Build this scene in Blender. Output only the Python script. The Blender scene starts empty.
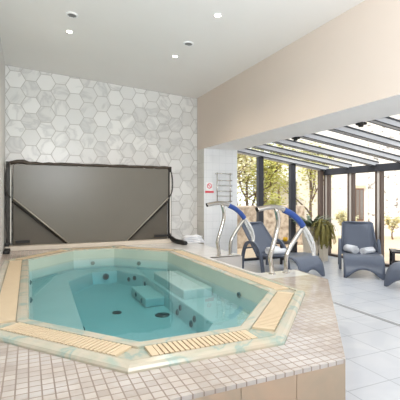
import bpy, bmesh, math, random
from mathutils import Vector, Matrix
random.seed(7)
S = bpy.context.scene
C = S.collection
R = math.radians
# ---------------------------------------------------------------- camera, sky, sun, exposure
cam_d = bpy.data.cameras.new('camera')
cam = bpy.data.objects.new('camera', cam_d); C.objects.link(cam)
cam.location = (0, 0, 1.4)
cam.rotation_euler = (R(90), 0, R(-24))
cam_d.sensor_width = 36; cam_d.sensor_fit = 'HORIZONTAL'
cam_d.lens = 385 / 400 * 36
cam_d.shift_y = -3 / 400
cam_d.clip_start = 0.02
S.camera = cam

W = bpy.data.worlds.new('sky'); S.world = W
W.use_nodes = True
bg = W.node_tree.nodes['Background']
bg.inputs[0].default_value = (0.93, 0.96, 1.0, 1)
bg.inputs[1].default_value = 1.5

sun_d = bpy.data.lights.new('sun', 'SUN'); sun_d.energy = 2.0; sun_d.angle = R(4); sun_d.color = (1, .95, .88)
sun = bpy.data.objects.new('sun', sun_d); C.objects.link(sun)
sun.rotation_euler = Vector((0.75, 0.35, -0.95)).to_track_quat('-Z', 'Y').to_euler()

fl_d = bpy.data.lights.new('ceiling_fill', 'AREA'); fl_d.shape = 'RECTANGLE'; fl_d.size = 1.6; fl_d.size_y = 1.2; fl_d.energy = 150; fl_d.color = (.90, .96, 1.0)  # unseen area lamp, added as fill to brighten the ceiling
fl = bpy.data.objects.new('ceiling_fill', fl_d); C.objects.link(fl); fl.location = (.9, -.3, 2.3)
fl.rotation_euler = Vector((.15, .75, .65)).to_track_quat('-Z', 'Y').to_euler()

S.view_settings.view_transform = 'Standard'
S.view_settings.look = 'None'
S.view_settings.exposure = 0.46
S.view_settings.gamma = 1
S.view_settings.use_curve_mapping = False
try:
    S.cycles.max_bounces = 12
    S.cycles.diffuse_bounces = 6
    S.cycles.transparent_max_bounces = 16
    S.cycles.caustics_refractive = False
    S.cycles.caustics_reflective = False
    S.cycles.sample_clamp_indirect = 6
    S.cycles.use_denoising = True
except Exception:
    pass

# ---------------------------------------------------------------- materials
def lin(c):
    f = lambda v: (v / 12.92 if v <= .04045 else ((v + .055) / 1.055) ** 2.4)
    return tuple(f(v / 255) for v in c) + (1,)

def mat(name, rgb, rough=.5, metal=0, spec=.5, noise=0, scale=8, rgb2=None, bump=0, bscale=60):
    m = bpy.data.materials.new(name); m.use_nodes = True
    n, l = m.node_tree.nodes, m.node_tree.links
    b = n['Principled BSDF']
    b.inputs['Base Color'].default_value = lin(rgb)
    b.inputs['Roughness'].default_value = rough
    b.inputs['Metallic'].default_value = metal
    b.inputs['Specular IOR Level'].default_value = spec
    tc = n.new('ShaderNodeTexCoord')
    nz = n.new('ShaderNodeTexNoise'); nz.inputs['Scale'].default_value = scale; nz.inputs['Detail'].default_value = 4
    l.new(tc.outputs['Object'], nz.inputs['Vector'])
    mx = n.new('ShaderNodeMix'); mx.data_type = 'RGBA'
    mx.inputs[6].default_value = lin(rgb); mx.inputs[7].default_value = lin(rgb2 or tuple(max(0, v * .88) for v in rgb))
    rp = n.new('ShaderNodeMapRange'); rp.inputs[1].default_value = .4; rp.inputs[2].default_value = .7
    rp.inputs[4].default_value = noise if noise else .15
    l.new(nz.outputs[0], rp.inputs[0]); l.new(rp.outputs[0], mx.inputs[0]); l.new(mx.outputs[2], b.inputs['Base Color'])
    if bump:
        n2 = n.new('ShaderNodeTexNoise'); n2.inputs['Scale'].default_value = bscale
        l.new(tc.outputs['Object'], n2.inputs['Vector'])
        bp = n.new('ShaderNodeBump'); bp.inputs['Strength'].default_value = bump; bp.inputs['Distance'].default_value = .01
        l.new(n2.outputs[0], bp.inputs['Height']); l.new(bp.outputs[0], b.inputs['Normal'])
    return m

def tile_mat(name, c1, c2, mortar, w, h, gap, rough=.25, rot=None, vein=0, veinc=None, vscale=3, offset=0, spec=.5, shift=(0, 0, 0)):
    m = bpy.data.materials.new(name); m.use_nodes = True
    n, l = m.node_tree.nodes, m.node_tree.links
    b = n['Principled BSDF']
    b.inputs['Specular IOR Level'].default_value = spec
    tc = n.new('ShaderNodeTexCoord'); mp = n.new('ShaderNodeMapping')
    mp.inputs['Location'].default_value = shift
    if rot: mp.inputs['Rotation'].default_value = rot
    l.new(tc.outputs['Object'], mp.inputs['Vector'])
    br = n.new('ShaderNodeTexBrick'); br.offset = offset; br.squash = 1
    br.inputs['Color1'].default_value = lin(c1); br.inputs['Color2'].default_value = lin(c2); br.inputs['Mortar'].default_value = lin(mortar)
    br.inputs['Scale'].default_value = 1; br.inputs['Mortar Size'].default_value = gap; br.inputs['Mortar Smooth'].default_value = .1
    br.inputs['Brick Width'].default_value = w; br.inputs['Row Height'].default_value = h; br.inputs['Bias'].default_value = 0
    l.new(mp.outputs[0], br.inputs['Vector'])
    nz = n.new('ShaderNodeTexNoise'); nz.inputs['Scale'].default_value = vscale; nz.inputs['Detail'].default_value = 6
    nz.inputs['Distortion'].default_value = 1.5
    l.new(tc.outputs['Object'], nz.inputs['Vector'])
    rp = n.new('ShaderNodeMapRange'); rp.inputs[1].default_value = .45; rp.inputs[2].default_value = .7; rp.inputs[4].default_value = vein
    l.new(nz.outputs[0], rp.inputs[0])
    mx = n.new('ShaderNodeMix'); mx.data_type = 'RGBA'; mx.inputs[7].default_value = lin(veinc or mortar)
    iv = n.new('ShaderNodeMath'); iv.operation = 'SUBTRACT'; iv.inputs[0].default_value = 1; l.new(br.outputs['Fac'], iv.inputs[1])
    vm = n.new('ShaderNodeMath'); vm.operation = 'MULTIPLY'; l.new(rp.outputs[0], vm.inputs[0]); l.new(iv.outputs[0], vm.inputs[1])
    l.new(vm.outputs[0], mx.inputs[0]); l.new(br.outputs['Color'], mx.inputs[6]); l.new(mx.outputs[2], b.inputs['Base Color'])
    rr = n.new('ShaderNodeMapRange'); rr.inputs[3].default_value = rough; rr.inputs[4].default_value = .8
    l.new(br.outputs['Fac'], rr.inputs[0]); l.new(rr.outputs[0], b.inputs['Roughness'])
    bp = n.new('ShaderNodeBump'); bp.invert = True; bp.inputs['Strength'].default_value = .5; bp.inputs['Distance'].default_value = .002
    l.new(br.outputs['Fac'], bp.inputs['Height']); l.new(bp.outputs[0], b.inputs['Normal'])
    return m

def glass_mat(name, tint=(1, 1, 1, 1), ior=1.45, rough=0.0, absorb=None, density=0, wave=0):
    m = bpy.data.materials.new(name); m.use_nodes = True
    n, l = m.node_tree.nodes, m.node_tree.links
    n.remove(n['Principled BSDF'])
    out = n['Material Output']
    tr = n.new('ShaderNodeBsdfTransparent'); tr.inputs[0].default_value = tint
    gl = n.new('ShaderNodeBsdfGlossy'); gl.inputs['Roughness'].default_value = rough
    fr = n.new('ShaderNodeFresnel'); fr.inputs[0].default_value = ior
    ge = n.new('ShaderNodeNewGeometry')
    inv = n.new('ShaderNodeMath'); inv.operation = 'SUBTRACT'; inv.inputs[0].default_value = 1
    l.new(ge.outputs['Backfacing'], inv.inputs[1])
    mu = n.new('ShaderNodeMath'); mu.operation = 'MULTIPLY'
    l.new(fr.outputs[0], mu.inputs[0]); l.new(inv.outputs[0], mu.inputs[1])
    mx = n.new('ShaderNodeMixShader')
    l.new(mu.outputs[0], mx.inputs[0]); l.new(tr.outputs[0], mx.inputs[1]); l.new(gl.outputs[0], mx.inputs[2])
    l.new(mx.outputs[0], out.inputs['Surface'])
    if wave:
        tc = n.new('ShaderNodeTexCoord')
        nz = n.new('ShaderNodeTexNoise'); nz.inputs['Scale'].default_value = 3.5; nz.inputs['Detail'].default_value = 2
        l.new(tc.outputs['Object'], nz.inputs['Vector'])
        bp = n.new('ShaderNodeBump'); bp.inputs['Strength'].default_value = wave; bp.inputs['Distance'].default_value = .02
        l.new(nz.outputs[0], bp.inputs['Height']); l.new(bp.outputs[0], gl.inputs['Normal']); l.new(bp.outputs[0], fr.inputs['Normal'])
    if absorb:
        va = n.new('ShaderNodeVolumeAbsorption'); va.inputs[0].default_value = absorb; va.inputs[1].default_value = density
        l.new(va.outputs[0], out.inputs['Volume'])
    return m

def emit_mat(name, rgb, strength):
    m = bpy.data.materials.new(name); m.use_nodes = True
    b = m.node_tree.nodes['Principled BSDF']
    b.inputs['Base Color'].default_value = lin(rgb)
    b.inputs['Emission Color'].default_value = lin(rgb); b.inputs['Emission Strength'].default_value = strength
    return m

def hex_mat():
    m = bpy.data.materials.new('hexagon_marble'); m.use_nodes = True
    n, l = m.node_tree.nodes, m.node_tree.links
    b = n['Principled BSDF']; b.inputs['Roughness'].default_value = .3
    at = n.new('ShaderNodeVertexColor'); at.layer_name = 'tone'
    tc = n.new('ShaderNodeTexCoord')
    ad = n.new('ShaderNodeVectorMath'); ad.operation = 'MULTIPLY_ADD'
    l.new(at.outputs[0], ad.inputs[0]); ad.inputs[1].default_value = (9, 9, 9); l.new(tc.outputs['Object'], ad.inputs[2])
    nz = n.new('ShaderNodeTexNoise'); nz.inputs['Scale'].default_value = 1.9; nz.inputs['Detail'].default_value = 4; nz.inputs['Distortion'].default_value = 1.2
    l.new(ad.outputs[0], nz.inputs['Vector'])
    cr = n.new('ShaderNodeValToRGB')
    e = cr.color_ramp.elements
    e[0].position = .25; e[0].color = lin((238, 237, 235)); e[1].position = .8; e[1].color = lin((236, 235, 233))
    x = cr.color_ramp.elements.new(.50); x.color = lin((236, 235, 232))
    x = cr.color_ramp.elements.new(.565); x.color = lin((216, 215, 213))
    x = cr.color_ramp.elements.new(.62); x.color = lin((232, 231, 228))
    l.new(nz.outputs[0], cr.inputs[0])
    sp = n.new('ShaderNodeSeparateColor'); l.new(at.outputs[0], sp.inputs[0])
    rp = n.new('ShaderNodeMapRange'); rp.inputs[3].default_value = .90; rp.inputs[4].default_value = 1.04
    l.new(sp.outputs[0], rp.inputs[0])
    vm = n.new('ShaderNodeVectorMath'); vm.operation = 'SCALE'
    l.new(cr.outputs[0], vm.inputs[0]); l.new(rp.outputs[0], vm.inputs['Scale']); l.new(vm.outputs[0], b.inputs['Base Color'])
    return m

def marble_mat():
    m = bpy.data.materials.new('green_marble'); m.use_nodes = True
    n, l = m.node_tree.nodes, m.node_tree.links
    b = n['Principled BSDF']; b.inputs['Roughness'].default_value = .18
    tc = n.new('ShaderNodeTexCoord')
    nz = n.new('ShaderNodeTexNoise'); nz.inputs['Scale'].default_value = 1.9; nz.inputs['Detail'].default_value = 5; nz.inputs['Distortion'].default_value = 1.6
    l.new(tc.outputs['Object'], nz.inputs['Vector'])
    cr = n.new('ShaderNodeValToRGB'); e = cr.color_ramp.elements
    e[0].position = .34; e[0].color = lin((164, 174, 160)); e[1].position = .68; e[1].color = lin((188, 176, 156))
    x = cr.color_ramp.elements.new(.44); x.color = lin((190, 180, 162))
    x = cr.color_ramp.elements.new(.53); x.color = lin((180, 176, 158))
    x = cr.color_ramp.elements.new(.57); x.color = lin((150, 166, 156))
    x = cr.color_ramp.elements.new(.61); x.color = lin((180, 176, 158))
    l.new(nz.outputs[0], cr.inputs[0]); l.new(cr.outputs[0], b.inputs['Base Color'])
    return m

M = dict(
    ceiling=mat('ceiling_paint', (242, 239, 236), .9, noise=.1, scale=1),
    wall=mat('beige_paint', (215, 201, 189), .9, noise=.1, scale=1),
    white=mat('white_paint', (250, 250, 250), .7, noise=.1, scale=2),
    wleft=mat('left_paint', (214, 214, 212), .8, noise=.1, scale=2),
    hex=hex_mat(), grout=mat('tile_grout', (196, 193, 188), .9),
    mosaic=tile_mat('deck_mosaic', (192, 181, 171), (172, 161, 151), (138, 122, 111), .056, .056, .0036, rough=.13, vein=.5, veinc=(208, 204, 202), vscale=2.2, spec=.8),
    facing=tile_mat('deck_facing', (174, 157, 136), (168, 150, 130), (160, 142, 124), 9, 9, .0, rough=.3, vein=.6, veinc=(196, 164, 138), vscale=2.5),
    floor=tile_mat('floor_tile', (197, 200, 206), (190, 194, 201), (170, 174, 180), .42, .42, .004, rough=.3, vein=.25, veinc=(232, 232, 232), vscale=2),
    reveal=tile_mat('reveal_tile', (236, 237, 238), (233, 234, 235), (214, 216, 218), .15, .15, .003, rough=.2, rot=(R(90), 0, 0)),
    stub=tile_mat('stub_tile', (214, 210, 203), (208, 204, 197), (184, 180, 172), .3, .3, .004, rough=.3, rot=(0, R(90), 0), vein=.4, vscale=3),
    marble=marble_mat(), kerb=mat('kerb_tile', (212, 202, 188), .4, noise=.3, scale=4), ventslat=mat('vent_slat', (140, 138, 136), .6),
    basin=mat('basin_shell', (170, 192, 190), .3, noise=.5, scale=2, rgb2=(152, 178, 176)),
    step=mat('basin_step', (168, 192, 189), .3, noise=.2, scale=3),
    innerw=mat('inner_wall', (184, 196, 182), .25, noise=.5, scale=2.2, rgb2=(166, 184, 172)), wtile=tile_mat('white_deck_tile', (222, 220, 217), (216, 214, 211), (188, 182, 176), .3, .3, .004, rough=.18, vein=.4, veinc=(196, 194, 192), vscale=3),
    grate=mat('grate_slat', (206, 186, 156), .5, noise=.3, scale=10, rgb2=(198, 176, 146)),
    gutter=mat('grate_gutter', (168, 144, 118), .7),
    jet=mat('jet_dark', (22, 42, 48), .3), jetring=mat('jet_ring', (70, 100, 104), .3, spec=.6),
    water=glass_mat('spa_water', (1, 1, 1, 1), 1.33, absorb=(.42, .82, .87, 1), density=1.35, wave=.06),
    glass=glass_mat('clear_glass', (.97, .98, .98, 1), 1.3),
    vinyl=mat('cover_vinyl', (110, 106, 97), .32, noise=.35, scale=1.2, rgb2=(98, 94, 86), bump=.08, bscale=6),
    vinyl_dark=mat('cover_back', (88, 82, 72), .5, noise=.3, scale=3),
    piping=mat('cover_piping', (168, 162, 150), .4), dark=mat('dark_metal', (44, 38, 34), .45, noise=.3, scale=20),
    roll=mat('dark_roll', (70, 60, 50), .6, noise=.6, scale=14, rgb2=(40, 34, 30)),
    black=mat('black_plastic', (20, 20, 21), .5), strip=mat('white_strip', (226, 222, 214), .4),
    chrome=mat('steel', (205, 200, 192), .13, 1, noise=.1), blue=mat('blue_grip', (44, 76, 148), .45, noise=.3, scale=30),
    pale=mat('pale_steel', (226, 226, 224), .25, .7),
    frame=mat('slate_frame', (50, 52, 60), .5), framebr=mat('brown_frame', (92, 76, 68), .5), framel=mat('light_frame', (206, 200, 194), .5),
    rafter=mat('grey_rafter', (194, 195, 198), .4), gasket=mat('dark_gasket', (62, 64, 68), .6),
    resin=mat('slate_resin', (92, 100, 116), .34, noise=.2, scale=20), sling=mat('slate_sling', (98, 105, 120), .6, noise=.4, scale=160, rgb2=(76, 83, 98), bump=.3, bscale=220),
    towel=mat('white_towel', (240, 241, 244), .95, noise=.3, scale=30, rgb2=(222, 224, 230), bump=.5, bscale=120),
    table=mat('dark_table', (50, 46, 48), .4), yellow=mat('yellow_ceramic', (244, 190, 40), .35),
    pot=mat('pale_pot', (214, 202, 184), .7, noise=.4, scale=5), soil=mat('potting_soil', (60, 46, 36), .9),
    leafd=mat('fern_leaf', (128, 140, 112), .55, noise=.7, scale=12, rgb2=(78, 92, 72)), leafo=mat('olive_leaf', (142, 132, 70), .7, noise=.7, scale=12, rgb2=(104, 96, 52)),
    red=mat('sign_red', (222, 72, 84), .5), signw=mat('sign_white', (246, 244, 244), .4),
    lens=emit_mat('lamp_lens', (255, 244, 226), 14),
    sand=mat('patio_sand', (222, 200, 172), .9, noise=.5, scale=1.2, rgb2=(206, 186, 160)),
    house=mat('house_render', (244, 240, 234), .9), stone=None, brown=mat('brown_shutter', (120, 84, 66), .6), pane=mat('dark_pane', (120, 112, 106), .1),
    bark=mat('tree_bark', (120, 100, 86), .9, noise=.5, scale=10),
    leaf1=mat('tree_leaf', (216, 214, 128), .6, noise=.7, scale=3, rgb2=(168, 176, 92)), leaf2=mat('tree_leaf_pale', (232, 226, 190), .6, noise=.7, scale=3, rgb2=(206, 200, 150)),
    leaf3=mat('tree_leaf_deep', (84, 104, 56), .6, noise=.7, scale=3, rgb2=(60, 78, 44)),
    roof=mat('roof_slate', (96, 96, 100), .8), hedge=mat('stone_dry', (204, 188, 168), .9, noise=.9, scale=7, rgb2=(128, 108, 92), bump=.6, bscale=9),
)
def stone_mat():
    m = bpy.data.materials.new('white_stone'); m.use_nodes = True
    n, l = m.node_tree.nodes, m.node_tree.links
    b = n['Principled BSDF']; b.inputs['Roughness'].default_value = .9
    tc = n.new('ShaderNodeTexCoord'); mp = n.new('ShaderNodeMapping'); mp.inputs['Scale'].default_value = (2.2, 2.2, 4)
    l.new(tc.outputs['Object'], mp.inputs['Vector'])
    nz = n.new('ShaderNodeTexNoise'); nz.inputs['Scale'].default_value = 2.6; nz.inputs['Detail'].default_value = 5
    l.new(mp.outputs[0], nz.inputs['Vector'])
    cr = n.new('ShaderNodeValToRGB'); e = cr.color_ramp.elements
    e[0].position = .57; e[0].color = lin((240, 236, 230)); e[1].position = .68; e[1].color = lin((128, 121, 116))
    l.new(nz.outputs[0], cr.inputs[0]); l.new(cr.outputs[0], b.inputs['Base Color'])
    return m
M['stone'] = stone_mat()

# ---------------------------------------------------------------- builders
def link(name, bm, m, parent=None, smooth=False, loc=None):
    me = bpy.data.meshes.new(name)
    bm.normal_update()
    bm.to_mesh(me); bm.free()
    for mm in (m if isinstance(m, (list, tuple)) else [m]): me.materials.append(mm)
    if smooth:
        for p in me.polygons: p.use_smooth = True
    o = bpy.data.objects.new(name, me); C.objects.link(o)
    if parent: o.parent = parent
    if loc: o.location = loc
    return o
def tag(o, label, cat, group=None):
    o['label'] = label; o['category'] = cat
    if group: o['group'] = group
    return o
def thing(name, label, cat, loc=(0, 0, 0), rz=0, group=None):
    o = bpy.data.objects.new(name, None); C.objects.link(o)
    o.location = loc; o.rotation_euler = (0, 0, rz); o.empty_display_size = .1
    return tag(o, label, cat, group)
def struct(o, kind='structure'):
    o['kind'] = kind; return o
def copy_tree(o, parent=None):
    c = o.copy(); C.objects.link(c)
    if parent: c.parent = parent
    for ch in list(o.children): copy_tree(ch, c)
    return c
def box(bm, a, b, mi=0, bev=0):
    x0, y0, z0 = a; x1, y1, z1 = b
    vs = [bm.verts.new(p) for p in ((x0,y0,z0),(x1,y0,z0),(x1,y1,z0),(x0,y1,z0),(x0,y0,z1),(x1,y0,z1),(x1,y1,z1),(x0,y1,z1))]
    fs = [bm.faces.new([vs[i] for i in q]) for q in ((0,3,2,1),(4,5,6,7),(0,1,5,4),(1,2,6,5),(2,3,7,6),(3,0,4,7))]
    for f in fs: f.material_index = mi
    if bev:
        es = list({e for f in fs for e in f.edges})
        bmesh.ops.bevel(bm, geom=es, offset=bev, segments=2, affect='EDGES', profile=.5)
    return fs
def prism(bm, pts, z0, z1, mi=0):
    a = [bm.verts.new((p[0], p[1], z0)) for p in pts]; b = [bm.verts.new((p[0], p[1], z1)) for p in pts]
    n = len(pts)
    fs = [bm.faces.new(a[::-1]), bm.faces.new(b)]
    for i in range(n): fs.append(bm.faces.new((a[i], a[(i+1) % n], b[(i+1) % n], b[i])))
    for f in fs: f.material_index = mi
    return fs
def bezier(pts, n=6):
    """Catmull-Rom through the points"""
    P = [Vector(p) for p in pts]; P = [P[0]*2-P[1]] + P + [P[-1]*2-P[-2]]
    out = []
    for i in range(1, len(P)-2):
        for k in range(n):
            t = k/n; a, b, c, d = P[i-1:i+3]
            out.append(.5*((2*b)+(c-a)*t+(2*a-5*b+4*c-d)*t*t+(3*b-a-3*c+d)*t**3))
    out.append(P[-2]); return out
def tube(bm, pts, r, seg=10, cap=True, mi=0):
    pts = [Vector(p) for p in pts]
    rs = r if isinstance(r, (list, tuple)) else [r]*len(pts)
    rings = []; up = None
    for i, p in enumerate(pts):
        d = (pts[min(i+1, len(pts)-1)] - pts[max(i-1, 0)]).normalized()
        if up is None:
            up = Vector((0,0,1)) if abs(d.z) < .9 else Vector((1,0,0))
        a = d.cross(up).normalized(); up = a.cross(d).normalized()
        rings.append([bm.verts.new(p + (a*math.cos(k*2*math.pi/seg) + up*math.sin(k*2*math.pi/seg))*rs[i]) for k in range(seg)])
    for i in range(len(rings)-1):
        for k in range(seg):
            f = bm.faces.new((rings[i][k], rings[i][(k+1) % seg], rings[i+1][(k+1) % seg], rings[i+1][k])); f.smooth = True; f.material_index = mi
    if cap:
        f = bm.faces.new(rings[0][::-1]); f.material_index = mi; f = bm.faces.new(rings[-1]); f.material_index = mi
def lathe(bm, prof, seg=20, mi=0, mtx=None):
    rings = []
    for r, z in prof:
        rings.append([bm.verts.new((mtx @ Vector((r*math.cos(k*2*math.pi/seg), r*math.sin(k*2*math.pi/seg), z))) if mtx else (r*math.cos(k*2*math.pi/seg), r*math.sin(k*2*math.pi/seg), z)) for k in range(seg)])
    for i in range(len(rings)-1):
        for k in range(seg):
            f = bm.faces.new((rings[i][k], rings[i][(k+1) % seg], rings[i+1][(k+1) % seg], rings[i+1][k])); f.material_index = mi
    for ring in (rings[0][::-1], rings[-1]):
        f = bm.faces.new(ring); f.material_index = mi
def BM(): return bmesh.new()

# ---------------------------------------------------------------- room shell   (x across the back wall, y into the room)
VB, UR, UO, VG, UG = 7.45, 3.25, 4.02, 7.3, 6.58        # back wall, right wall, its outer face, end glazing, long glazing
zc = lambda u: 3.69 - .058*(u + .37)                   # sloping ceiling
b = BM()
prism(b, [(-1.7, -3), (6.6, -3), (6.6, VB+.1), (-1.7, VB+.1)], -.12, 0)
struct(link('floor', b, M['floor']))
b = BM()
a = [b.verts.new((u, v, zc(u)+dz)) for dz in (0, .3) for u, v in ((-1.8, -3), (UO, -3), (UO, VB+.3), (-1.8, VB+.3))]
for q in ((0,1,2,3),(7,6,5,4),(0,4,5,1),(1,5,6,2),(2,6,7,3),(3,7,4,0)): b.faces.new([a[i] for i in q])
bmesh.ops.recalc_face_normals(b, faces=b.faces)
struct(link('ceiling', b, M['ceiling']))
b = BM(); box(b, (-.57, 3.3, 0), (-.37, VB, 3.85)); box(b, (-1.75, 3.3, 0), (-.57, 3.5, 3.85)); box(b, (-1.75, -3, 0), (-1.55, 3.3, 3.85))
struct(link('wall_left', b, M['wleft']))
b = BM(); box(b, (-1.75, -3.2, 0), (UO, -3, 3.85)); struct(link('wall_rear', b, M['wall']))  # unseen; closes the rear, added to cut frontal light on the deck face
b = BM(); box(b, (UO, 1.4, 0), (UG+.12, 1.6, 2.6)); struct(link('wall_light_stop', b, M['white']))  # unseen wall added to keep glass roof light off the near floor

# back wall: grout bed and hexagon tiles, clipped to the wall
def hex_wall():
    b = BM()
    col = b.loops.layers.color.new('tone')
    box(b, (-.45, VB, 0), (UO, VB+.2, 3.85), 1)
    H = .286; sx = H*.866; rad = (H-.012)/math.sqrt(3)
    t = BM(); tc_ = t.loops.layers.color.new('tone')
    z0 = .515
    for i in range(-3, 18):
        for j in range(-1, 13):
            cx = -.37 + i*sx + .16; cz = z0 + j*H + (H/2 if i % 2 else 0) + .08
            vs = [t.verts.new((cx + rad*math.cos(R(60*k)), VB-.004, cz + rad*math.sin(R(60*k)))) for k in range(6)]
            vb = [t.verts.new((v.co.x, VB, v.co.z)) for v in vs]
            tone = (random.random(), random.random(), random.random(), 1)
            fs = [t.faces.new(vs)]
            for k in range(6): fs.append(t.faces.new((vs[k], vb[k], vb[(k+1) % 6], vs[(k+1) % 6])))
            for f in fs:
                for lp in f.loops: lp[tc_] = tone
    def clip(co, no):
        bmesh.ops.bisect_plane(t, geom=t.verts[:]+t.edges[:]+t.faces[:], plane_co=co, plane_no=no, clear_outer=True)
    clip((-.37, 0, 0), (-1, 0, 0)); clip((UR, 0, 0), (1, 0, 0)); clip((0, 0, .45), (0, 0, -1))
    clip((-.37, 0, zc(-.37)-.01), (.058, 0, 1))
    bmesh.ops.recalc_face_normals(t, faces=t.faces)
    me = bpy.data.meshes.new('tmp'); t.to_mesh(me); t.free()
    b.from_mesh(me); bpy.data.meshes.remove(me)
    return b
struct(link('wall_back', hex_wall(), [M['hex'], M['grout']]))

# right wall: beige bulkhead over the wide opening, white soffit, tiled pier at the far end
b = BM()
zt = 3.6
f = box(b, (UR, -3, 2.385), (UO, VB-.01, zt))
f[0].material_index = 1
f = box(b, (UR, 7.1, 0), (UO, VB-.01, 2.385), 2)
f[2].material_index = 3
f[5].material_index = 4
struct(link('wall_right', b, [M['wall'], M['white'], M['wall'], M['reveal'], M['stub']]))

# ---------------------------------------------------------------- tiled deck with the entry notch
IN = [(0, 2.94), (.6, 2.21), (1.27, 2.21), (1.99, 2.94), (1.99, 5.7), (1.3, 6.42), (.65, 6.42), (0, 5.7)]
def octo(o):
    n = len(IN); L = []
    for i in range(n):
        p, q = Vector(IN[i]), Vector(IN[(i+1) % n]); d = (q-p).normalized(); nn = Vector((d.y, -d.x))
        L.append((p + nn*o, d))
    out = []
    for i in range(n):
        (p, d), (q, e) = L[i-1], L[i]
        cr = d.x*e.y - d.y*e.x; w = q-p
        t = (w.x*e.y - w.y*e.x)/cr
        out.append(tuple(p + d*t))
    return out
ZD, ZR = .515, .55
deck = [(-1.55, 1.58), (1.576, 1.6), (2.93, 3.22), (2.97, 3.82), (2.42, 3.82), (2.42, 5.1), (2.97, 5.1), (2.97, VB-.01), (-.37, VB-.01), (-.37, 3.29), (-1.55, 3.29)]
b = BM()
hole = octo(.30)
es = []
for ring in (deck, hole):
    vs = [b.verts.new((x, y, ZD)) for x, y in ring]
    es += [b.edges.new((vs[i], vs[(i+1) % len(vs)])) for i in range(len(vs))]
bmesh.ops.triangle_fill(b, use_beauty=True, edges=es)
for f in b.faces:
    if f.normal.z < 0: f.normal_flip()
for co, no in (((2.295, 0, 0), (1, 0, 0)), ((0, 3.5, 0), (0, 1, 0)), ((0, 6.2, 0), (0, 1, 0)), ((1.6, 0, 0), (1, 0, 0))):
    bmesh.ops.bisect_plane(b, geom=b.verts[:]+b.edges[:]+b.faces[:], plane_co=co, plane_no=no)
for f in b.faces:
    c = f.calc_center_median()
    if (c.x > 2.29 and c.y > 3.5) or (c.x > 1.6 and c.y > 6.2): f.material_index = 1
dk = struct(link('deck', b, [M['mosaic'], M['wtile']]))
b = BM()
for i in range(len(deck)):
    p, q = deck[i], deck[(i+1) % len(deck)]
    b.faces.new([b.verts.new(c) for c in ((p[0], p[1], 0), (q[0], q[1], 0), (q[0], q[1], ZD-.012), (p[0], p[1], ZD-.012))]).material_index = int(3 <= i <= 6)
struct(link('deck_side', b, [M['facing'], M['wtile']], dk))
b = BM()                                              # tiled nosing along the front
for i in (0, 1, 2):
    p, q = Vector(deck[i]), Vector(deck[i+1]); d = (q-p).normalized(); nn = Vector((d.y, -d.x))*.006
    pp = [p+nn, q+nn, q-nn*1.2, p-nn*1.2]
    prism(b, pp, ZD-.02, ZD+.002)
struct(link('deck_edge', b, M['mosaic'], dk))
b = BM()                                              # large facing slabs with open joints, front and chamfer
def slabs(p, q, w, rev=False):
    p, q = Vector(p), Vector(q); d = (q-p).normalized(); n = Vector((d.y, -d.x)); L = (q-p).length
    k = 0
    while k*w < L-.01:
        a0, a1 = k*w+.002, min((k+1)*w-.002, L)
        if rev: a0, a1 = L-a1, L-a0
        A, B_ = p+d*a0, p+d*a1
        prism(b, [A+n*.005, B_+n*.005, B_-n*.002, A-n*.002], .004, ZD-.021)
        k += 1
slabs(deck[0], deck[1], .327, True); slabs(deck[1], deck[2], .35); slabs(deck[2], deck[3], .35); slabs(deck[6], deck[7], .35)
struct(link('facing_slab', b, M['facing'], dk))
b = BM(); box(b, (-.36, 7.0, ZD), (2.62, VB-.005, .585), bev=.006)
struct(link('trim_1', b, M['kerb']))
b = BM(); box(b, (2.44, 3.84, 0), (2.80, 5.08, .27), bev=.008)
struct(link('entry_step', b, M['floor'], dk))

# ---------------------------------------------------------------- hot tub
tub = thing('hot_tub', 'sunken long octagonal hot tub with pale green marbled rim set in the mosaic deck', 'hot tub', (1, 4.3, .55))
def place(o, parent):                                 # keep world coordinates under a moved parent
    o.parent = parent; o.matrix_parent_inverse = parent.matrix_basis.inverted(); return o
def loft(rings, mi=0, close=False):
    b = BM(); V = [[b.verts.new(p) for p in r] for r in rings]
    for i in range(len(V)-1):
        n = len(V[i])
        for k in range(n): b.faces.new((V[i][k], V[i][(k+1) % n], V[i+1][(k+1) % n], V[i+1][k]))
    if close: b.faces.new(V[-1])
    return b
ring3 = lambda o, z: [(x, y, z) for x, y in octo(o)]
b = loft([ring3(.31, ZD-.03), ring3(.31, ZD+.012), ring3(.302, ZD+.026), ring3(.285, ZR), ring3(.25, ZR+.004), ring3(.236, ZR+.002), ring3(.236, ZR-.012), ring3(.074, ZR-.012), ring3(.074, ZR+.002),
          ring3(.05, ZR+.004), ring3(.012, ZR+.004), ring3(0, ZR-.004), ring3(-.001, ZR-.012)])
place(link('rim', b, M['marble']), tub)
WELL = [(.44, 3.3), (.75, 2.75), (1.2, 2.75), (1.55, 3.2), (1.55, 5.55), (1.28, 6.12), (.9, 6.12), (.5, 5.58)]
w3 = lambda s, z: [(1.0+(x-1.0)*s, 4.4+(y-4.4)*s, z) for x, y in WELL]
b = loft([ring3(-.001, ZR-.012), ring3(-.004, .44), ring3(-.006, .386)]); place(link('inner_wall', b, M['innerw']), tub)
b = loft([ring3(-.006, .386), ring3(-.02, .25), ring3(-.035, .24), w3(1.012, .24), w3(1, .23), w3(.97, .055), w3(.95, .05)], close=True)
bmesh.ops.recalc_face_normals(b, faces=b.faces)
for f in b.faces: f.normal_flip()
place(link('basin', b, M['basin']), tub)
b = BM(); box(b, (1.30, 4.55, .052), (1.58, 5.25, .16), bev=.012); place(link('step', b, M['step']), tub)
b = BM(); box(b, (1.60, 4.05, .2), (1.965, 5.2, .345), bev=.012); place(link('step', b, M['step']), tub)
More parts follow.
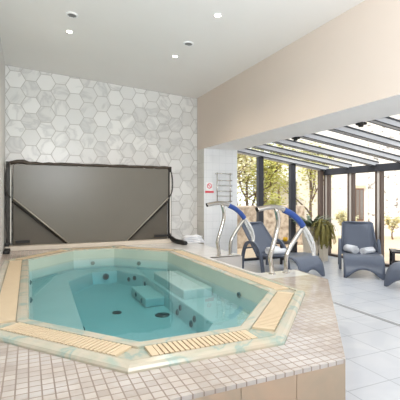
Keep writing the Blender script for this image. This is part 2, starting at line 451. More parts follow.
def jet(pos, nrm, r=.032):
    q = Vector(nrm).to_track_quat('Z', 'Y').to_matrix().to_4x4(); q.translation = Vector(pos)
    b = BM(); lathe(b, [(r, -.006), (r, .005), (r*.8, .009), (r*.72, .009)], 16, 0, q)
    o = place(link('jet', b, M['jetring']), tub)
    b = BM(); lathe(b, [(r*.72, .0085), (r*.6, .011), (r*.25, .014)], 14, 0, q)
    place(link('nozzle', b, M['jet']), o)
for p, n, r in [((.022, 5.37, .31), (1, 0, 0), .03), ((.022, 4.45, .31), (1, 0, 0), .03), ((.95, 6.40, .33), (0, -1, .1), .035), ((1.62, 6.06, .33), (-.7, -.7, .1), .035),
                ((1.965, 5.3, .30), (-1, 0, 0), .03), ((1.97, 3.45, .395), (-1, 0, 0), .03), ((1.10, 6.075, .16), (0, -1, .2), .05),
                ((1.455, 5.70, .18), (-.9, -.4, 0), .035), ((1.40, 5.82, .14), (-.9, -.4, 0), .035), ((1.52, 5.35, .16), (-1, 0, 0), .035),
                ((1.298, 5.0, .11), (-1, 0, 0), .03), ((1.298, 4.72, .10), (-1, 0, 0), .03),
                ((1.54, 4.0, .17), (-1, 0, .1), .035), ((1.53, 4.07, .10), (-1, 0, .1), .035), ((1.54, 3.60, .16), (-1, 0, .1), .035), ((1.53, 3.67, .09), (-1, 0, .1), .035),
                ((.47, 3.75, .16), (1, 0, .1), .025), ((.46, 3.6, .16), (1, 0, .1), .025)]:
    jet(p, n, r)
def drain(pos, r):
    q = Matrix.Translation(pos); b = BM(); lathe(b, [(r, -.004), (r, .006), (r*.85, .012), (r*.4, .016)], 20, 0, q)
    place(link('suction_drain', b, M['jet']), tub)
drain((1.395, 4.19, .052), .085); drain((.94, 4.49, .052), .055)
# water: closed body with a tint, one object nobody could count
b = BM(); prism(b, octo(-.037), .051, .41); bmesh.ops.recalc_face_normals(b, faces=b.faces)
o = struct(link('water', b, M['water']), 'stuff'); tag(o, 'clear turquoise water filling the octagonal hot tub', 'water')

# overflow grates lying in the gutter of the rim
o1, o2 = octo(.08), octo(.23)
GL = ['long overflow grate on the left wall side of the tub, seen edge on', 'slatted overflow grate on the angled front left side of the tub',
      'slatted overflow grate on the front side of the tub, its slats running towards the camera', 'overflow grate on the angled front right corner beside the deck corner',
      'long overflow grate on the right side of the tub beside the two handrails', 'overflow grate on the angled back right side near the black lever arm', 'overflow grate at the back end of the tub below the upright cover',
      'overflow grate on the angled back left side of the tub below the left cover post']
ORD = [7, 0, 1, 2, 3, 4, 5, 6]      # octo vertex i -> side i..i+1
names = {0: GL[1], 1: GL[2], 2: GL[3], 3: GL[4], 4: GL[5], 5: GL[6], 6: GL[7], 7: GL[0]}
for i in range(8):
    A, B_, C_, D_ = Vector(o1[i]), Vector(o1[(i+1) % 8]), Vector(o2[(i+1) % 8]), Vector(o2[i])
    d = (B_-A).normalized(); n = Vector((d.y, -d.x))
    t0 = .08; L = (B_-A).length - 2*t0
    mid = (A+B_)/2 + n*.075
    g = thing('overflow_grate', names[i], 'grate', (mid.x, mid.y, ZR-.012), math.atan2(d.y, d.x), 'overflow grates around the tub')
    b = BM(); box(b, (-L/2, -.07, 0), (L/2, .07, .003)); link('gutter', b, M['gutter'], g)
    b = BM(); pitch = .030; k = int(L/pitch)
    for j in range(k):
        x = -L/2 + (j+.5)*L/k
        box(b, (x-.0105, -.072, .003), (x+.0105, .072, .0145))
    for y in (-.04, .04): box(b, (-L/2, y-.004, .003), (L/2, y+.004, .008))
    link('slats', b, M['grate'], g)
    for s in (-1, 1):
        b = BM(); box(b, (s*(L/2+.02)-.02, -.072, .001), (s*(L/2+.02)+.02, .072, .0145)); link('end_plate', b, M['grate'], g)
    del g['group']

# ---------------------------------------------------------------- upright folded cover on its frame
cv = thing('spa_cover', 'grey vinyl spa cover with cut-off lower corners standing upright against the back wall', 'cover', (1.1, 7.2, .585))
cx = 1.1; y0 = -.09; zb = .0
def lc(u): return u - cx
oct_cv = [(lc(.65), .0), (lc(1.66), .0), (lc(2.49), .80), (lc(2.49), 1.36), (lc(-.24), 1.36), (lc(-.24), .80)]
b = BM()
fr = [b.verts.new((x, -.10, z)) for x, z in oct_cv]; bk = [b.verts.new((x, -.04, z)) for x, z in oct_cv]
b.faces.new(fr); b.faces.new(bk[::-1])
for i in range(6): b.faces.new((fr[i], bk[i], bk[(i+1) % 6], fr[(i+1) % 6]))
bmesh.ops.recalc_face_normals(b, faces=b.faces)
bmesh.ops.bevel(b, geom=b.edges[:], offset=.012, segments=3, affect='EDGES')
bmesh.ops.triangulate(b, faces=[f for f in b.faces if len(f.verts) > 4])
link('cover_panel', b, M['vinyl'], cv)
b = BM(); box(b, (lc(-.24), -.03, 0), (lc(2.49), .03, 1.35), bev=.01); link('back_panel', b, M['vinyl_dark'], cv)
for p, q in ((oct_cv[1], oct_cv[2]), (oct_cv[5], oct_cv[0])):
    b = BM(); tube(b, [(p[0], -.105, p[1]), (q[0], -.105, q[1])], .011, 8)
    link('piping', b, M['piping'], cv)
for (p, q, sgn) in ((oct_cv[1], oct_cv[2], 1), (oct_cv[5], oct_cv[0], -1)):
    b = BM(); tube(b, [(p[0]+.045*sgn, -.07, p[1]), (q[0]+.01*sgn, -.07, q[1]-.06)] if sgn > 0 else [(p[0]-.01, -.07, p[1]-.06), (q[0]-.045, -.07, q[1])], .014, 8)
    link('dark_piping', b, M['dark'], cv)
b = BM(); pts = [(lc(-.28) + k*(2.80/28), -.05 + random.uniform(-.008, .008), 1.385 + random.uniform(-.006, .006) + (.025 if 0 < k < 3 else 0)) for k in range(29)]
tube(b, pts, [.028 + random.uniform(-.005, .006) + (.008 if 0 < k < 3 else 0) for k in range(29)], 10); link('top_roll', b, M['roll'], cv, True)
for s, u in ((-1, -.315), (1, 2.545)):
    b = BM(); box(b, (lc(u)-.028, -.05, -.066 if s < 0 else 0), (lc(u)+.028, .03, 1.41), bev=.006)
    p = link('post', b, M['dark'], cv)
    b = BM(); box(b, (lc(u)-(.012 if s > 0 else -.034), -.058, .05), (lc(u)+(.016 if s > 0 else .05), -.044, 1.30)); link('white_strip', b, M['strip'], p)
    b = BM()
    tube(b, bezier([(lc(u)-s*.01, -.07, 1.38), (lc(u)+s*.03, -.08, 1.2), (lc(u)+s*.03, -.08, .95), (lc(u)-s*.04, -.10, .80)], 5), .012, 8); link('strap', b, M['dark'], p)
b = BM(); box(b, (lc(-.2), -.125, .045), (lc(.02), -.10, .09), bev=.006); link('handle', b, M['black'], cv)
b = BM(); box(b, (lc(2.2), -.125, .045), (lc(2.5), -.10, .09), bev=.006)
link('handle', b, M['black'], cv)
b = BM(); tube(b, bezier([(lc(2.50), -.10, .09), (lc(2.52), -.16, .03), (lc(2.56), -.3, -.02), (lc(2.62), -.5, -.035), (lc(2.64), -.62, -.04)], 5), [.034]*6+[.046]*15, 8)
b.verts.ensure_lookup_table()
link('lever_arm', b, M['black'], cv, True)
b = BM(); box(b, (lc(-.36), -.55, -.068), (lc(-.27), -.12, -.02), bev=.01); box(b, (lc(-.36), -.14, -.068), (lc(-.29), -.08, .06), bev=.01); link('foot', b, M['black'], cv)

# ---------------------------------------------------------------- handrails beside the entry steps
def handrail(label, v, du, dz):
    h = thing('handrail', label, 'handrail', (2.65+du, v, ZD))
    P = lambda l: [(u-2.65, 0, z-ZD+dz*(z-ZD)) for u, z in l]
    b = BM(); tube(b, bezier(P([(2.555, .515), (2.535, .655), (2.531, .736), (2.605, .956), (2.638, 1.111), (2.607, 1.262)])), .027, 12)
    leg = link('leg', b, M['chrome'], h, True)
    b = BM(); lathe(b, [(.045, 0), (.045, .006), (.026, .012)], 18, 0, Matrix.Translation((-.095, 0, .0))); link('flange', b, M['chrome'], leg)
    b = BM(); tube(b, bezier(P([(2.747, .515), (2.747, .641), (2.768, .745), (2.855, .875), (2.985, 1.035)])), .027, 12)
    leg = link('leg', b, M['chrome'], h, True)
    b = BM(); lathe(b, [(.045, 0), (.045, .006), (.026, .012)], 18, 0, Matrix.Translation((.097, 0, .0))); link('flange', b, M['chrome'], leg)
    b = BM(); tube(b, bezier(P([(2.35, 1.258), (2.416, 1.27), (2.497, 1.282), (2.607, 1.283), (2.70, 1.262), (2.73, 1.246)])), .029, 12); link('top_bar', b, M['chrome'], h, True)
    b = BM(); tube(b, bezier(P([(2.347, 1.257), (2.352, 1.2585)])), .031, 12); link('end_cap', b, M['black'], h, True)
    b = BM(); tube(b, bezier(P([(2.719, 1.249), (2.818, 1.206), (2.92, 1.135), (2.994, 1.054)])), .037, 12); link('grip', b, M['blue'], h, True)
    b = BM(); tube(b, bezier(P([(2.985, 1.062), (3.069, .965), (3.132, .856), (3.158, .75), (3.150, .69)])), .026, 12); tube(b, bezier(P([(3.150, .70), (3.10, .83), (2.985, 1.03)])), .016, 10); link('lower_loop', b, M['pale'], h, True)
    return h
handrail('curved steel handrail with a blue grip on the near side of the tub steps', 3.7, 0, 0)
handrail('curved steel handrail with a blue grip on the far side of the tub steps', 5.19, .073, .03)

# ---------------------------------------------------------------- towels
def roll_towel(name, label, loc, rz, L, r, flat=.8, group=None):
    t = thing(name, label, 'towel', loc, rz, group)
    b = BM(); n = 46; prev = None; rings = []
    for k in range(n):
        a = k/n*2*math.pi*3.4; rr = r*(.16 + .84*k/(n-1))
        rings.append((rr*math.cos(a), r*flat + rr*math.sin(a)*flat))
    th = r*.10
    cols = []
    for k, (y, z) in enumerate(rings):
        y2, z2 = y*(1-th/max(abs(r), .01)), r*flat + (z-r*flat)*(1-th/r)
        cols.append([b.verts.new((x*L/2 + random.uniform(-.004, .004), yy, zz)) for (x, yy, zz) in ((-1, y, z), (-.33, y*1.04, r*flat+(z-r*flat)*1.03), (.33, y*1.04, r*flat+(z-r*flat)*1.03), (1, y, z))])
    for k in range(n-1):
        for j in range(3): b.faces.new((cols[k][j], cols[k][j+1], cols[k+1][j+1], cols[k+1][j]))
    o = link('roll', b, M['towel'], t, True)
    md = o.modifiers.new('thick', 'SOLIDIFY'); md.thickness = r*.17; md.offset = -1
    return t
def fold_towel(name, label, loc, rz, a, bdim, h):
    """a loosely gathered towel: layered folds fanning out"""
    b = BM(); nl = 4
    for k in range(nl):
        ang = (k-(nl-1)/2)*.16; z0 = k*h/nl
        ca, sa = math.cos(ang), math.sin(ang)
        top, bot = [], []
        nx, ny = 8, 5
        vs = {}
        for s in (0, 1):
            for i in range(nx+1):
                for j in range(ny+1):
                    x = (i/nx-.5)*a*(1-.07*k); y = (j/ny-.5)*bdim*(1-.05*k)
                    edge = min(i, nx-i, 2)/2*.5 + min(j, ny-j, 2)/2*.5
                    z = z0 + (h/nl*(.25+.75*edge)*1.1 if s else (1-edge)*h/nl*.2) + .012*math.sin(i*1.3+k*2)*math.cos(j*1.1+k)*s
                    vs[s, i, j] = b.verts.new((x*ca - y*sa, x*sa + y*ca, z))
        for s in (0, 1):
            for i in range(nx):
                for j in range(ny):
                    q = [vs[s, i, j], vs[s, i+1, j], vs[s, i+1, j+1], vs[s, i, j+1]]
                    b.faces.new(q if s else q[::-1])
        for i in range(nx):
            for j in (0, ny):
                q = [vs[0, i, j], vs[0, i+1, j], vs[1, i+1, j], vs[1, i, j]]; b.faces.new(q if j == 0 else q[::-1])
        for j in range(ny):
            for i in (0, nx):
                q = [vs[0, i, j], vs[0, i, j+1], vs[1, i, j+1], vs[1, i, j]]; b.faces.new(q[::-1] if i == 0 else q)
    o = link(name, b, M['towel'], None, True, loc); o.rotation_euler = (0, 0, rz)
    return tag(o, label, 'towel')
fold_towel('folded_towel', 'white folded towel lying on the back corner of the deck beside the black lever arm', (2.905, 6.90, ZD+.001), R(-8), .46, .2, .14)

# ---------------------------------------------------------------- loungers
def make_lounger(label, loc, rz):
    t = thing('sun_lounger', label, 'lounger', loc, rz)
    w = .33
    prof = [(.015, .0), (.02, .08), (.035, .16), (.065, .24), (.115, .305), (.19, .345), (.30, .362), (.45, .358), (.62, .335), (.80, .312), (.95, .305), (1.04, .32)]
    b = BM(); ny = 14
    rows = []
    for k, (x, z) in enumerate(prof):
        row = []
        for j in range(ny+1):
            y = (j/ny*2-1)*w
            arch = max(0, .15*(1-(y/(w*.80))**2))
            zz = z
            if k < 4: zz = arch + (prof[4][1]-arch)*(z/prof[4][1]) if arch > 0 else z
            xx = x
            if k < 4:
                # follow the curved profile at this height
                for (xa, za), (xb, zb_) in zip(prof, prof[1:]):
                    if za <= zz <= zb_: xx = xa + (xb-xa)*(zz-za)/(zb_-za); break
            row.append(b.verts.new((xx, y, zz - (.012*(1-(y/w)**2) if k > 5 else 0))))
        rows.append(row)
    for k in range(len(rows)-1):
        for j in range(ny): b.faces.new((rows[k][j], rows[k+1][j], rows[k+1][j+1], rows[k][j+1]))
    bmesh.ops.recalc_face_normals(b, faces=b.faces)
    o = link('seat', b, M['resin'], t, True)
    md = o.modifiers.new('thick', 'SOLIDIFY'); md.thickness = .028; md.offset = 0
    # backrest: frame and woven sling
    a0, a1 = Vector((1.03, 0, .31)), Vector((1.50, 0, .875)); d = (a1-a0)
    nrm = Vector((-d.z, 0, d.x)).normalized()
    b = BM(); nn = 8; rows = []
    for k in range(nn+1):
        p = a0 + d*(k/nn); ww = (.315 - .045*k/nn)
        rows.append([b.verts.new(p + nrm*(-.02*(1-(y_)**2)) + Vector((0, y_*ww, 0))) for y_ in (-1, -.6, -.2, .2, .6, 1)])
    for k in range(nn):
        for j in range(5): b.faces.new((rows[k][j], rows[k+1][j], rows[k+1][j+1], rows[k][j+1]))
    o = link('backrest', b, M['sling'], t, True)
    md = o.modifiers.new('thick', 'SOLIDIFY'); md.thickness = .016; md.offset = 0
    b = BM()
    pts = [a0 + Vector((0, -.325, 0)), a0 + d*.5 + Vector((0, -.302, 0)), a1 + Vector((0, -.285, 0)) - d*.03, a1 + Vector((0, -.26, 0)), a1 + Vector((0, .26, 0)), a1 + Vector((0, .285, 0)) - d*.03, a0 + d*.5 + Vector((0, .302, 0)), a0 + Vector((0, .325, 0))]
    tube(b, pts, .02, 8); link('back_frame', b, M['resin'], t, True)
    # arched arms that are also the legs
    for s in (-1, 1):
        arc = bezier([(.84, 0, 0), (.875, 0, .2), (.94, 0, .40), (1.05, 0, .515), (1.18, 0, .54), (1.28, 0, .50), (1.35, 0, .36), (1.39, 0, .17), (1.40, 0, 0)], 5)
        b = BM(); L = []
        for i, p in enumerate(arc):
            dd = (arc[min(i+1, len(arc)-1)] - arc[max(i-1, 0)]).normalized(); n2 = Vector((-dd.z, 0, dd.x))
            L.append([b.verts.new(p + n2*a + Vector((0, s*.355 + c, 0))) for a, c in ((-.026, -.024), (.026, -.024), (.026, .024), (-.026, .024))])
        for i in range(len(L)-1):
            for k in range(4): b.faces.new((L[i][k], L[i][(k+1) % 4], L[i+1][(k+1) % 4], L[i+1][k]))
        b.faces.new(L[0][::-1]); b.faces.new(L[-1])
        bmesh.ops.recalc_face_normals(b, faces=b.faces)
        link('arm_leg', b, M['resin'], t)
    b = BM(); tube(b, [(1.03, -.34, .30), (1.03, .34, .30)], .02, 8); tube(b, [(1.38, -.34, .40), (1.38, .34, .40)], .016, 8); link('cross_bar', b, M['resin'], t, True)
    return t
A0 = make_lounger('dark grey sun lounger standing sideways behind the near handrail, its foot end to the right', (4.47, 5.25, 0), R(103))
A1 = copy_tree(A0); A1.location = (5.24, 4.87, 0); A1.rotation_euler.z = R(48)
A1['label'] = 'dark grey sun lounger facing the camera, with two white towels on its seat'
A2 = copy_tree(A0); A2.location = (5.06, 4.03, 0); A2.rotation_euler.z = R(-8)
A2['label'] = 'dark grey sun lounger cut off by the right edge, only its foot in view'
def on_lounger(o, lg, x, y, z, rz):
    r = lg.rotation_euler.z; c, s = math.cos(r), math.sin(r)
    o.location = (lg.location.x + x*c - y*s, lg.location.y + x*s + y*c, z); o.rotation_euler.z = r + rz
o = roll_towel('rolled_towel', 'white rolled towel on the facing lounger, the taller one leaning on its backrest', (0, 0, 0), 0, .30, .08); on_lounger(o, A1, .89, .15, .325, R(28))
o = roll_towel('rolled_towel', 'white striped rolled towel on the facing lounger, nearer its foot end', (0, 0, 0), 0, .30, .068); on_lounger(o, A1, .78, -.13, .329, R(-38))
o = roll_towel('rolled_towel', 'white rolled towel on the sideways lounger, upright by its backrest', (0, 0, 0), 0, .28, .075); on_lounger(o, A0, .90, .03, .325, R(90))
o = roll_towel('rolled_towel', 'white rolled towel on the sideways lounger, nearer its seat front', (0, 0, 0), 0, .28, .06); on_lounger(o, A0, .74, .05, .333, R(70))

# ---------------------------------------------------------------- side tables
def side_table(label, loc, rz, w=.46, h=.45):
    t = thing('side_table', label, 'table', loc, rz)
    b = BM(); box(b, (-w/2, -w/2, h-.035), (w/2, w/2, h), bev=.006); link('table_top', b, M['table'], t)
    for sx in (-1, 1):
        for sy in (-1, 1):
            b = BM(); x, y = sx*(w/2-.03), sy*(w/2-.03); box(b, (x-.022, y-.022, 0), (x+.022, y+.022, h-.036), bev=.004); link('leg', b, M['table'], t)
    b = BM()
    for s in (-1, 1):
        box(b, (-w/2+.05, s*(w/2-.03)-.012, .2), (w/2-.05, s*(w/2-.03)+.012, .235)); box(b, (s*(w/2-.03)-.012, -w/2+.05, .2), (s*(w/2-.03)+.012, w/2-.05, .235))
    link('stretcher', b, M['table'], t)
    return t
side_table('dark side table by the end glazing with a small yellow cup on it', (4.98, 6.84, 0), R(5))
side_table('dark side table between the facing lounger and the right edge', (6.10, 4.78, 0), R(46), .44)
b = BM(); lathe(b, [(.03, 0), (.045, .01), (.052, .05), (.05, .085), (.044, .085), (.04, .03)], 20)
tag(link('yellow_cup', b, M['yellow'], None, True, (5.03, 6.80, .451)), 'small yellow cup on the dark side table by the end glazing', 'cup')
b = BM(); lathe(b, [(.06, 0), (.085, .006), (.09, .014), (.075, .012)], 20)
tag(link('saucer', b, M['chrome'], None, True, (6.05, 4.80, .451)), 'small shiny dish on the side table at the right edge', 'dish')

# ---------------------------------------------------------------- planters
def planter(label, loc, w, h, leaf, n, L, droop, spread, wl):
    t = thing('potted_plant', label, 'plant', loc)
    b = BM()
    r = [w*.36, w*.5, w*.5, w*.44, w*.44]; zz = [0, h, h+.0, h, h-.05]
    rings = []
    for rr, z in zip(r, zz): rings.append([b.verts.new((sx*rr, sy*rr, z)) for sx, sy in ((-1,-1),(1,-1),(1,1),(-1,1))])
    for i in range(4):
        for k in range(4): b.faces.new((rings[i][k], rings[i][(k+1) % 4], rings[i+1][(k+1) % 4], rings[i+1][k]))
    b.faces.new(rings[0][::-1]); bmesh.ops.remove_doubles(b, verts=b.verts, dist=1e-5); link('pot', b, M['pot'], t)
    b = BM(); box(b, (-w*.43, -w*.43, h-.06), (w*.43, w*.43, h-.03)); link('soil', b, M['soil'], t)
    b = BM()
    for i in range(n):
        a = random.uniform(0, 2*math.pi); l = L*random.uniform(.6, 1.1); up = random.uniform(.35, 1.0)
        p = Vector((random.uniform(-.3, .3)*w, random.uniform(-.3, .3)*w, h-.04)); dirv = Vector((math.cos(a)*spread, math.sin(a)*spread, up)).normalized()
        pts = [p.copy()]
        for k in range(7):
            p = p + dirv*l/7; dirv = (dirv + Vector((0, 0, -droop*random.uniform(.12, .3)))).normalized(); pts.append(p.copy())
        side = Vector((-math.sin(a), math.cos(a), 0))
        for k in range(1, 7):
            lw = wl*math.sin(math.pi*k/7.5)+.008
            for s in (-1, 1):
                q = [pts[k-1], pts[k], pts[k] + side*s*lw + Vector((0, 0, -.012)), pts[k-1] + side*s*lw*.5]
                b.faces.new([b.verts.new(v) for v in q])
    link('leaves', b, leaf, t)
    return t
planter('tall pale planter with a dark green fern in the corner of the glazing', (5.84, 6.95, 0), .29, .74, M['leafd'], 110, .58, .5, .9, .026)
planter('planter of drooping olive green grass, right of the pale fern planter', (5.90, 6.60, 0), .17, .70, M['leafo'], 200, .66, 4.6, .10, .018)

# ---------------------------------------------------------------- towel radiator and sign on the tiled pier
t = thing('towel_radiator', 'chrome ladder towel rail fixed on the white tiled pier', 'towel rail', (3.67, 7.04, 1.28))
for x in (-.15, .15):
    b = BM(); tube(b, [(x, 0, 0), (x, 0, .62)], .011, 8); link('upright', b, M['chrome'], t, True)
for z in (.03, .14, .24, .35, .46, .60):
    b = BM(); tube(b, [(-.15, -.012, z), (.19, -.012, z)], .009, 8); link('rung', b, M['chrome'], t, True)
for x in (-.15, .15):
    for z in (.02, .60):
        b = BM(); tube(b, [(x, -.01, z), (x, .06, z)], .016, 8); link('bracket', b, M['chrome'], t, True)
t = thing('warning_sign', 'small white sign with a red ring above a red strip on the pier', 'sign', (3.37, 7.094, 1.48))
b = BM(); box(b, (-.075, 0, 0), (.075, .004, .22)); link('plate', b, M['signw'], t)
def ring_arc(b, r0, r1, y, cz):
    n = 28; v = [[b.verts.new((r*math.cos(k*2*math.pi/n), yy, cz + r*math.sin(k*2*math.pi/n))) for k in range(n)] for r, yy in ((r0, y), (r1, y), (r1, 0.0005), (r0, 0.0005))]
    for i in range(4):
        for k in range(n): b.faces.new((v[i][k], v[i][(k+1) % n], v[(i+1) % 4][(k+1) % n], v[(i+1) % 4][k]))
b = BM(); ring_arc(b, .04, .055, -.003, .145); link('red_ring', b, M['red'], t)
b = BM(); q = Matrix.Translation((0, 0, .145)) @ Matrix.Rotation(R(45), 4, 'Y')
box(b, (-.045, -.003, -.007), (.045, 0, .007)); bmesh.ops.transform(b, matrix=q, verts=b.verts); link('slash', b, M['red'], t)
b = BM(); box(b, (-.095, -.003, .005), (.095, .0, .045)); link('red_strip', b, M['red'], t)

# ---------------------------------------------------------------- ceiling fittings
sl = math.atan(.058)
def downlight(label, u, v):
    z = zc(u)
    t = thing('downlight', label, 'ceiling light', (u, v, z), 0); t.rotation_euler = (0, sl, 0)
    b = BM(); lathe(b, [(.05, .0), (.05, -.006), (.036, -.008), (.034, -.002)], 24); link('trim_ring', b, M['white'], t)
    b = BM(); lathe(b, [(.036, -.002), (.034, -.0075), (.01, -.0085)], 20); link('lens', b, M['lens'], t)
    ld = bpy.data.lights.new('spot', 'SPOT'); ld.energy = 60; ld.spot_size = R(140); ld.spot_blend = .9; ld.shadow_soft_size = .05; ld.color = (1, .86, .72)
    lo = bpy.data.objects.new('lamp', ld); C.objects.link(lo); lo.parent = t; lo.location = (0, 0, -.03)
def vent(label, u, v):
    t = thing('ceiling_vent', label, 'vent', (u, v, zc(u)), 0); t.rotation_euler = (0, sl, 0)
    b = BM(); lathe(b, [(.075, 0), (.075, -.008), (.06, -.014), (.056, -.014), (.054, -.002)], 24); link('frame', b, M['white'], t)
    for k in range(-2, 3):
        w = math.sqrt(max(.0001, .052**2 - (k*.02)**2))
        b = BM(); box(b, (-w, k*.02-.005, -.012), (w, k*.02+.005, -.006)); link('slat', b, M['ventslat'], t)
downlight('lit ceiling downlight nearest the left wall', .505, 5.474)
downlight('lit ceiling downlight nearest the top edge, above the middle of the tub', 2.04, 4.07)
downlight('lit ceiling downlight nearest the back wall corner on the right', 2.04, 5.52)
vent('round ceiling vent beside the left downlight', .487, 4.96)
vent('round ceiling vent between the two right-hand downlights', 2.046, 4.99)

# floor drain channel
b = BM(); box(b, (3.66, -1, 0), (3.715, 7.0, .004), 0)
for k in (3.672, 3.703): box(b, (k-.005, -1, .004), (k+.005, 7.0, .005), 1)
struct(link('trim_2', b, [M['rafter'], M['gasket']]))

# ---------------------------------------------------------------- glazed lean-to
zr = lambda u: 2.505 - .141*(u - UO)                   # underside of the glass roof
w1 = struct(link('window_1', (lambda b: (box(b, (UO, VG-.02, 0), (UG, VG+.06, .05)), b)[1])(BM()), M['frame']))
for u0, u1, mm in ((4.663, 4.794, 'frame'), (5.54, 5.68, 'frame'), (6.40, 6.5, 'framebr')):
    b = BM(); box(b, (u0, VG-.03, .05), (u1, VG+.07, zr((u0+u1)/2)-.1), bev=.006); struct(link('post', b, M[mm], w1))
b = BM(); box(b, (UO, VG+.015, .05), (UG, VG+.025, 2.0))
v = [b.verts.new(p) for p in ((UO, VG+.02, 2.0), (UG, VG+.02, 2.0), (UO, VG+.02, zr(UO)-.02))]; b.faces.new(v)
struct(link('pane', b, M['glass'], w1))
b = BM()
a = [b.verts.new((u, y, zr(u)-d)) for y in (VG-.03, VG+.07) for u, d in ((UO, .13), (UG, .13), (UG, .02), (UO, .02))]
for q in ((0,1,2,3),(7,6,5,4),(0,4,5,1),(1,5,6,2),(2,6,7,3),(3,7,4,0)): b.faces.new([a[i] for i in q])
bmesh.ops.recalc_face_normals(b, faces=b.faces); struct(link('top_rail', b, M['rafter'], w1))

w2 = struct(link('window_2', (lambda b: (box(b, (UG-.03, 1.5, 0), (UG+.07, VG+.07, .05)), b)[1])(BM()), M['framebr']))
vp = 7.30; k = 0
b = BM(); box(b, (UG-.05, 1.5, 1.925), (UG+.09, VG+.09, 2.075), bev=.008); struct(link('eave_beam', b, M['frame'], w2))
for k in range(8):
    v0 = 7.24 - .755*k
    b = BM(); box(b, (UG-.03, v0-.075, .05), (UG+.06, v0-.032, 1.94)); box(b, (UG-.03, v0+.04, .05), (UG+.06, v0+.08, 1.94)); struct(link('post', b, M['framebr'], w2))
    b = BM(); box(b, (UG-.015, v0-.032, .05), (UG+.05, v0+.04, 1.94)); struct(link('post_core', b, M['framel'], w2))
b = BM(); box(b, (UG+.01, 1.5, .05), (UG+.02, VG, 1.94)); struct(link('pane', b, M['glass'], w2))

w3_ = struct(link('window_3', (lambda b: (box(b, (UO-.005, 1.5, 2.40), (UO+.05, VG+.05, 2.53)), b)[1])(BM()), M['rafter']))
for k in range(8):
    v0 = 7.27 - .72*k
    for (hw, d0, d1, mm, nm) in ((.05, .105, .0, 'rafter', 'rafter'), (.056, .03, .005, 'gasket', 'gasket'), (.056, .112, .100, 'gasket', 'gasket')):
        b = BM()
        if nm == 'gasket' and d0 > .1:
            sides = ((v0-hw, v0-hw+.014), (v0+hw-.014, v0+hw))
        else: sides = ((v0-hw, v0+hw),)
        for y0_, y1_ in sides:
            a = [b.verts.new((u, y, zr(u)-d)) for y in (y0_, y1_) for u, d in ((UO, d0), (UG+.05, d0), (UG+.05, d1), (UO, d1))]
            for q in ((0,1,2,3),(7,6,5,4),(0,4,5,1),(1,5,6,2),(2,6,7,3),(3,7,4,0)): b.faces.new([a[i] for i in q])
        bmesh.ops.recalc_face_normals(b, faces=b.faces); struct(link(nm, b, M[mm], w3_))
b = BM()
a = [b.verts.new((u, y, zr(u)+d)) for d in (.005, .017) for u, y in ((UO, 1.5), (UG+.12, 1.5), (UG+.12, VG+.1), (UO, VG+.1))]
for q in ((3,2,1,0),(4,5,6,7),(0,1,5,4),(1,2,6,5),(2,3,7,6),(3,0,4,7)): b.faces.new([a[i] for i in q])
bmesh.ops.recalc_face_normals(b, faces=b.faces); struct(link('pane', b, M['glass'], w3_))
# small black bracket on the soffit edge
for v0 in (3.80, 5.17):
    b = BM(); box(b, (UO-.03, v0-.06, 2.355), (UO+.06, v0+.06, 2.39), bev=.01); lathe(b, [(.03, 2.33), (.035, 2.345), (.03, 2.36)], 14, 0, Matrix.Translation((UO+.01, v0, 0)))
    o = link('roof_bracket', b, M['black'])
    tag(o, 'small black bracket under the soffit edge, ' + ('the larger one near the right edge' if v0 < 4 else 'the one further from the camera'), 'bracket')

# ---------------------------------------------------------------- outside
b = BM(); box(b, (-6, VB+.3, -.15), (30, 32, -.03)); box(b, (6.62, -6, -.15), (30, VB+.3, -.03)); struct(link('ground', b, M['sand']))
def house(label, loc, rz):
    t = thing('house', label, 'house', loc, rz)
    b = BM(); box(b, (-1.6, 0, 0), (1.0, 4, 4.6)); link('wall', b, M['house'], t)
    b = BM(); box(b, (1.0, -.12, 0), (7.0, 4, 5.2)); link('stone_wall', b, M['stone'], t)
    b = BM(); box(b, (.52, -.05, .55), (.84, .02, 1.75)); f = link('window', b, M['brown'], t)
    b = BM()
    box(b, (.55, -.06, .6), (.67, -.045, 1.7)); box(b, (.70, -.06, .6), (.81, -.045, 1.7)); link('pane', b, M['pane'], f)
    b = BM(); box(b, (.46, -.07, 1.75), (.90, .02, 1.86)); link('lintel', b, M['sand'], t)
    b = BM()
    a = [b.verts.new(p) for p in ((-1.8, -.3, 4.6), (7.2, -.3, 4.9), (7.2, 4.2, 4.9), (-1.8, 4.2, 4.6), (-1.8, 2, 6), (7.2, 2, 6.2))]
    for q in ((0,1,5,4),(2,3,4,5),(0,4,3),(1,2,5),(0,3,2,1)): b.faces.new([a[i] for i in q])
    link('roof', b, M['roof'], t)
    return t
house('white rendered house with a brown window and a pale stone wing beyond the long glazing', (10.55, 10.9, -.03), R(-24))
t = thing('outbuilding', 'small white building behind the trees beyond the end glazing', 'building', (8.55, 11.9, -.03), R(-24))
b = BM(); box(b, (-.35, 0, 0), (.6, 2.5, 2.0)); link('wall', b, M['house'], t)
b = BM(); box(b, (-.45, -.1, 2.0), (.7, 2.6, 2.12)); link('roof', b, M['house'], t)
b = BM(); box(b, (-.08, -.02, 0), (.0, .01, 1.9)); link('downpipe', b, M['brown'], t)
b = BM(); box(b, (4.95, 9.3, -.03), (7.6, 9.65, 1.15), bev=.03)
tag(link('garden_wall', b, M['hedge']), 'low dry stone garden wall beyond the end glazing', 'wall')

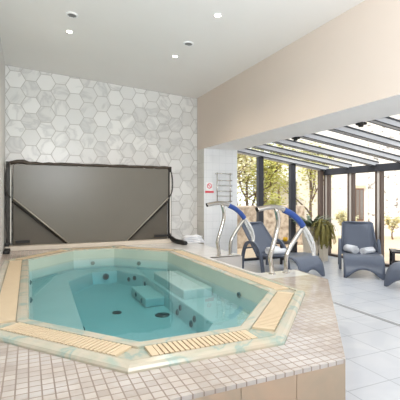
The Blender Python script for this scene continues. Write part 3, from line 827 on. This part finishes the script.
def tree(label, loc, h, cw, leaf, nleaf, seed, bare=False):
    rnd = random.Random(seed)
    t = thing('tree' if h > 1.6 else 'shrub', label, 'tree' if h > 1.6 else 'shrub', loc)
    b = BM(); tips = []
    def grow(p, d, l, r, lev):
        pts = [p]; rs = [r]
        for k in range(4):
            d = (d + Vector((rnd.uniform(-.25, .25), rnd.uniform(-.25, .25), rnd.uniform(-.05, .2)))).normalized()
            p = p + d*l/4; pts.append(p); rs.append(r*(1-.13*(k+1)))
        tube(b, pts, rs, 6 if lev else 8)
        if lev >= 3: tips.append(p); return
        for k in range(3 if lev else 5):
            a = rnd.uniform(0, 2*math.pi); q = pts[rnd.randint(2, 4)]
            dd = (d*.6 + Vector((math.cos(a), math.sin(a), rnd.uniform(.1, .8)))*cw).normalized()
            grow(q, dd, l*.62, r*.5, lev+1); tips.append(q)
    grow(Vector((0, 0, 0)), Vector((0, 0, 1)), h*.48, h*.014+.02, 0)
    link('trunk', b, M['bark'], t)
    b = BM()
    for k in range(nleaf):
        c = rnd.choice(tips) + Vector((rnd.gauss(0, .12), rnd.gauss(0, .12), rnd.gauss(0, .12)))*h*.45
        s = rnd.uniform(.03, .065); m = Matrix.Rotation(rnd.uniform(0, 6.3), 3, 'Z') @ Matrix.Rotation(rnd.uniform(-1.2, 1.2), 3, 'X')
        b.faces.new([b.verts.new(c + m @ Vector(p)) for p in ((-s, 0, 0), (0, -s*.5, .0), (s, 0, 0), (0, s*.5, .0))])
    link('foliage', b, leaf, t)
    return t
tree('pale leafy tree just right of the tiled pier beyond the end glazing', (5.2, 10.6, -.03), 4.2, 1.0, M['leaf2'], 5500, 1)
tree('yellow green tree between the two glazing posts', (6.3, 10.4, -.03), 4.0, 1.0, M['leaf1'], 5500, 2)
tree('pale tree behind the yellow green tree', (6.0, 12.3, -.03), 4.6, 1.1, M['leaf2'], 6000, 3)
tree('thin leafy tree right of the second glazing post', (7.4, 11.2, -.03), 3.6, .8, M['leaf1'], 2200, 4)
tree('slender tree by the white outbuilding', (8.3, 14.8, -.03), 4.4, .9, M['leaf1'], 2400, 5)
tree('olive green tree seen between the corner post and the white house', (8.95, 10.7, -.03), 3.4, .5, M['leaf1'], 2100, 6)
tree('bright yellow green shrub behind the dry stone wall beyond the end glazing', (6.9, 10.15, -.03), 1.5, 1.0, M['leaf1'], 2500, 11)
tree('pale bushy shrub left of the dry stone wall', (4.6, 9.5, -.03), 1.55, 1.0, M['leaf2'], 2500, 12)
tree('low leafy shrub below the house window', (9.6, 9.6, -.03), 1.1, .9, M['leaf2'], 900, 7)
tree('low grey green shrub against the stone wing', (11.2, 9.2, -.03), .8, .9, M['leaf2'], 660, 8)
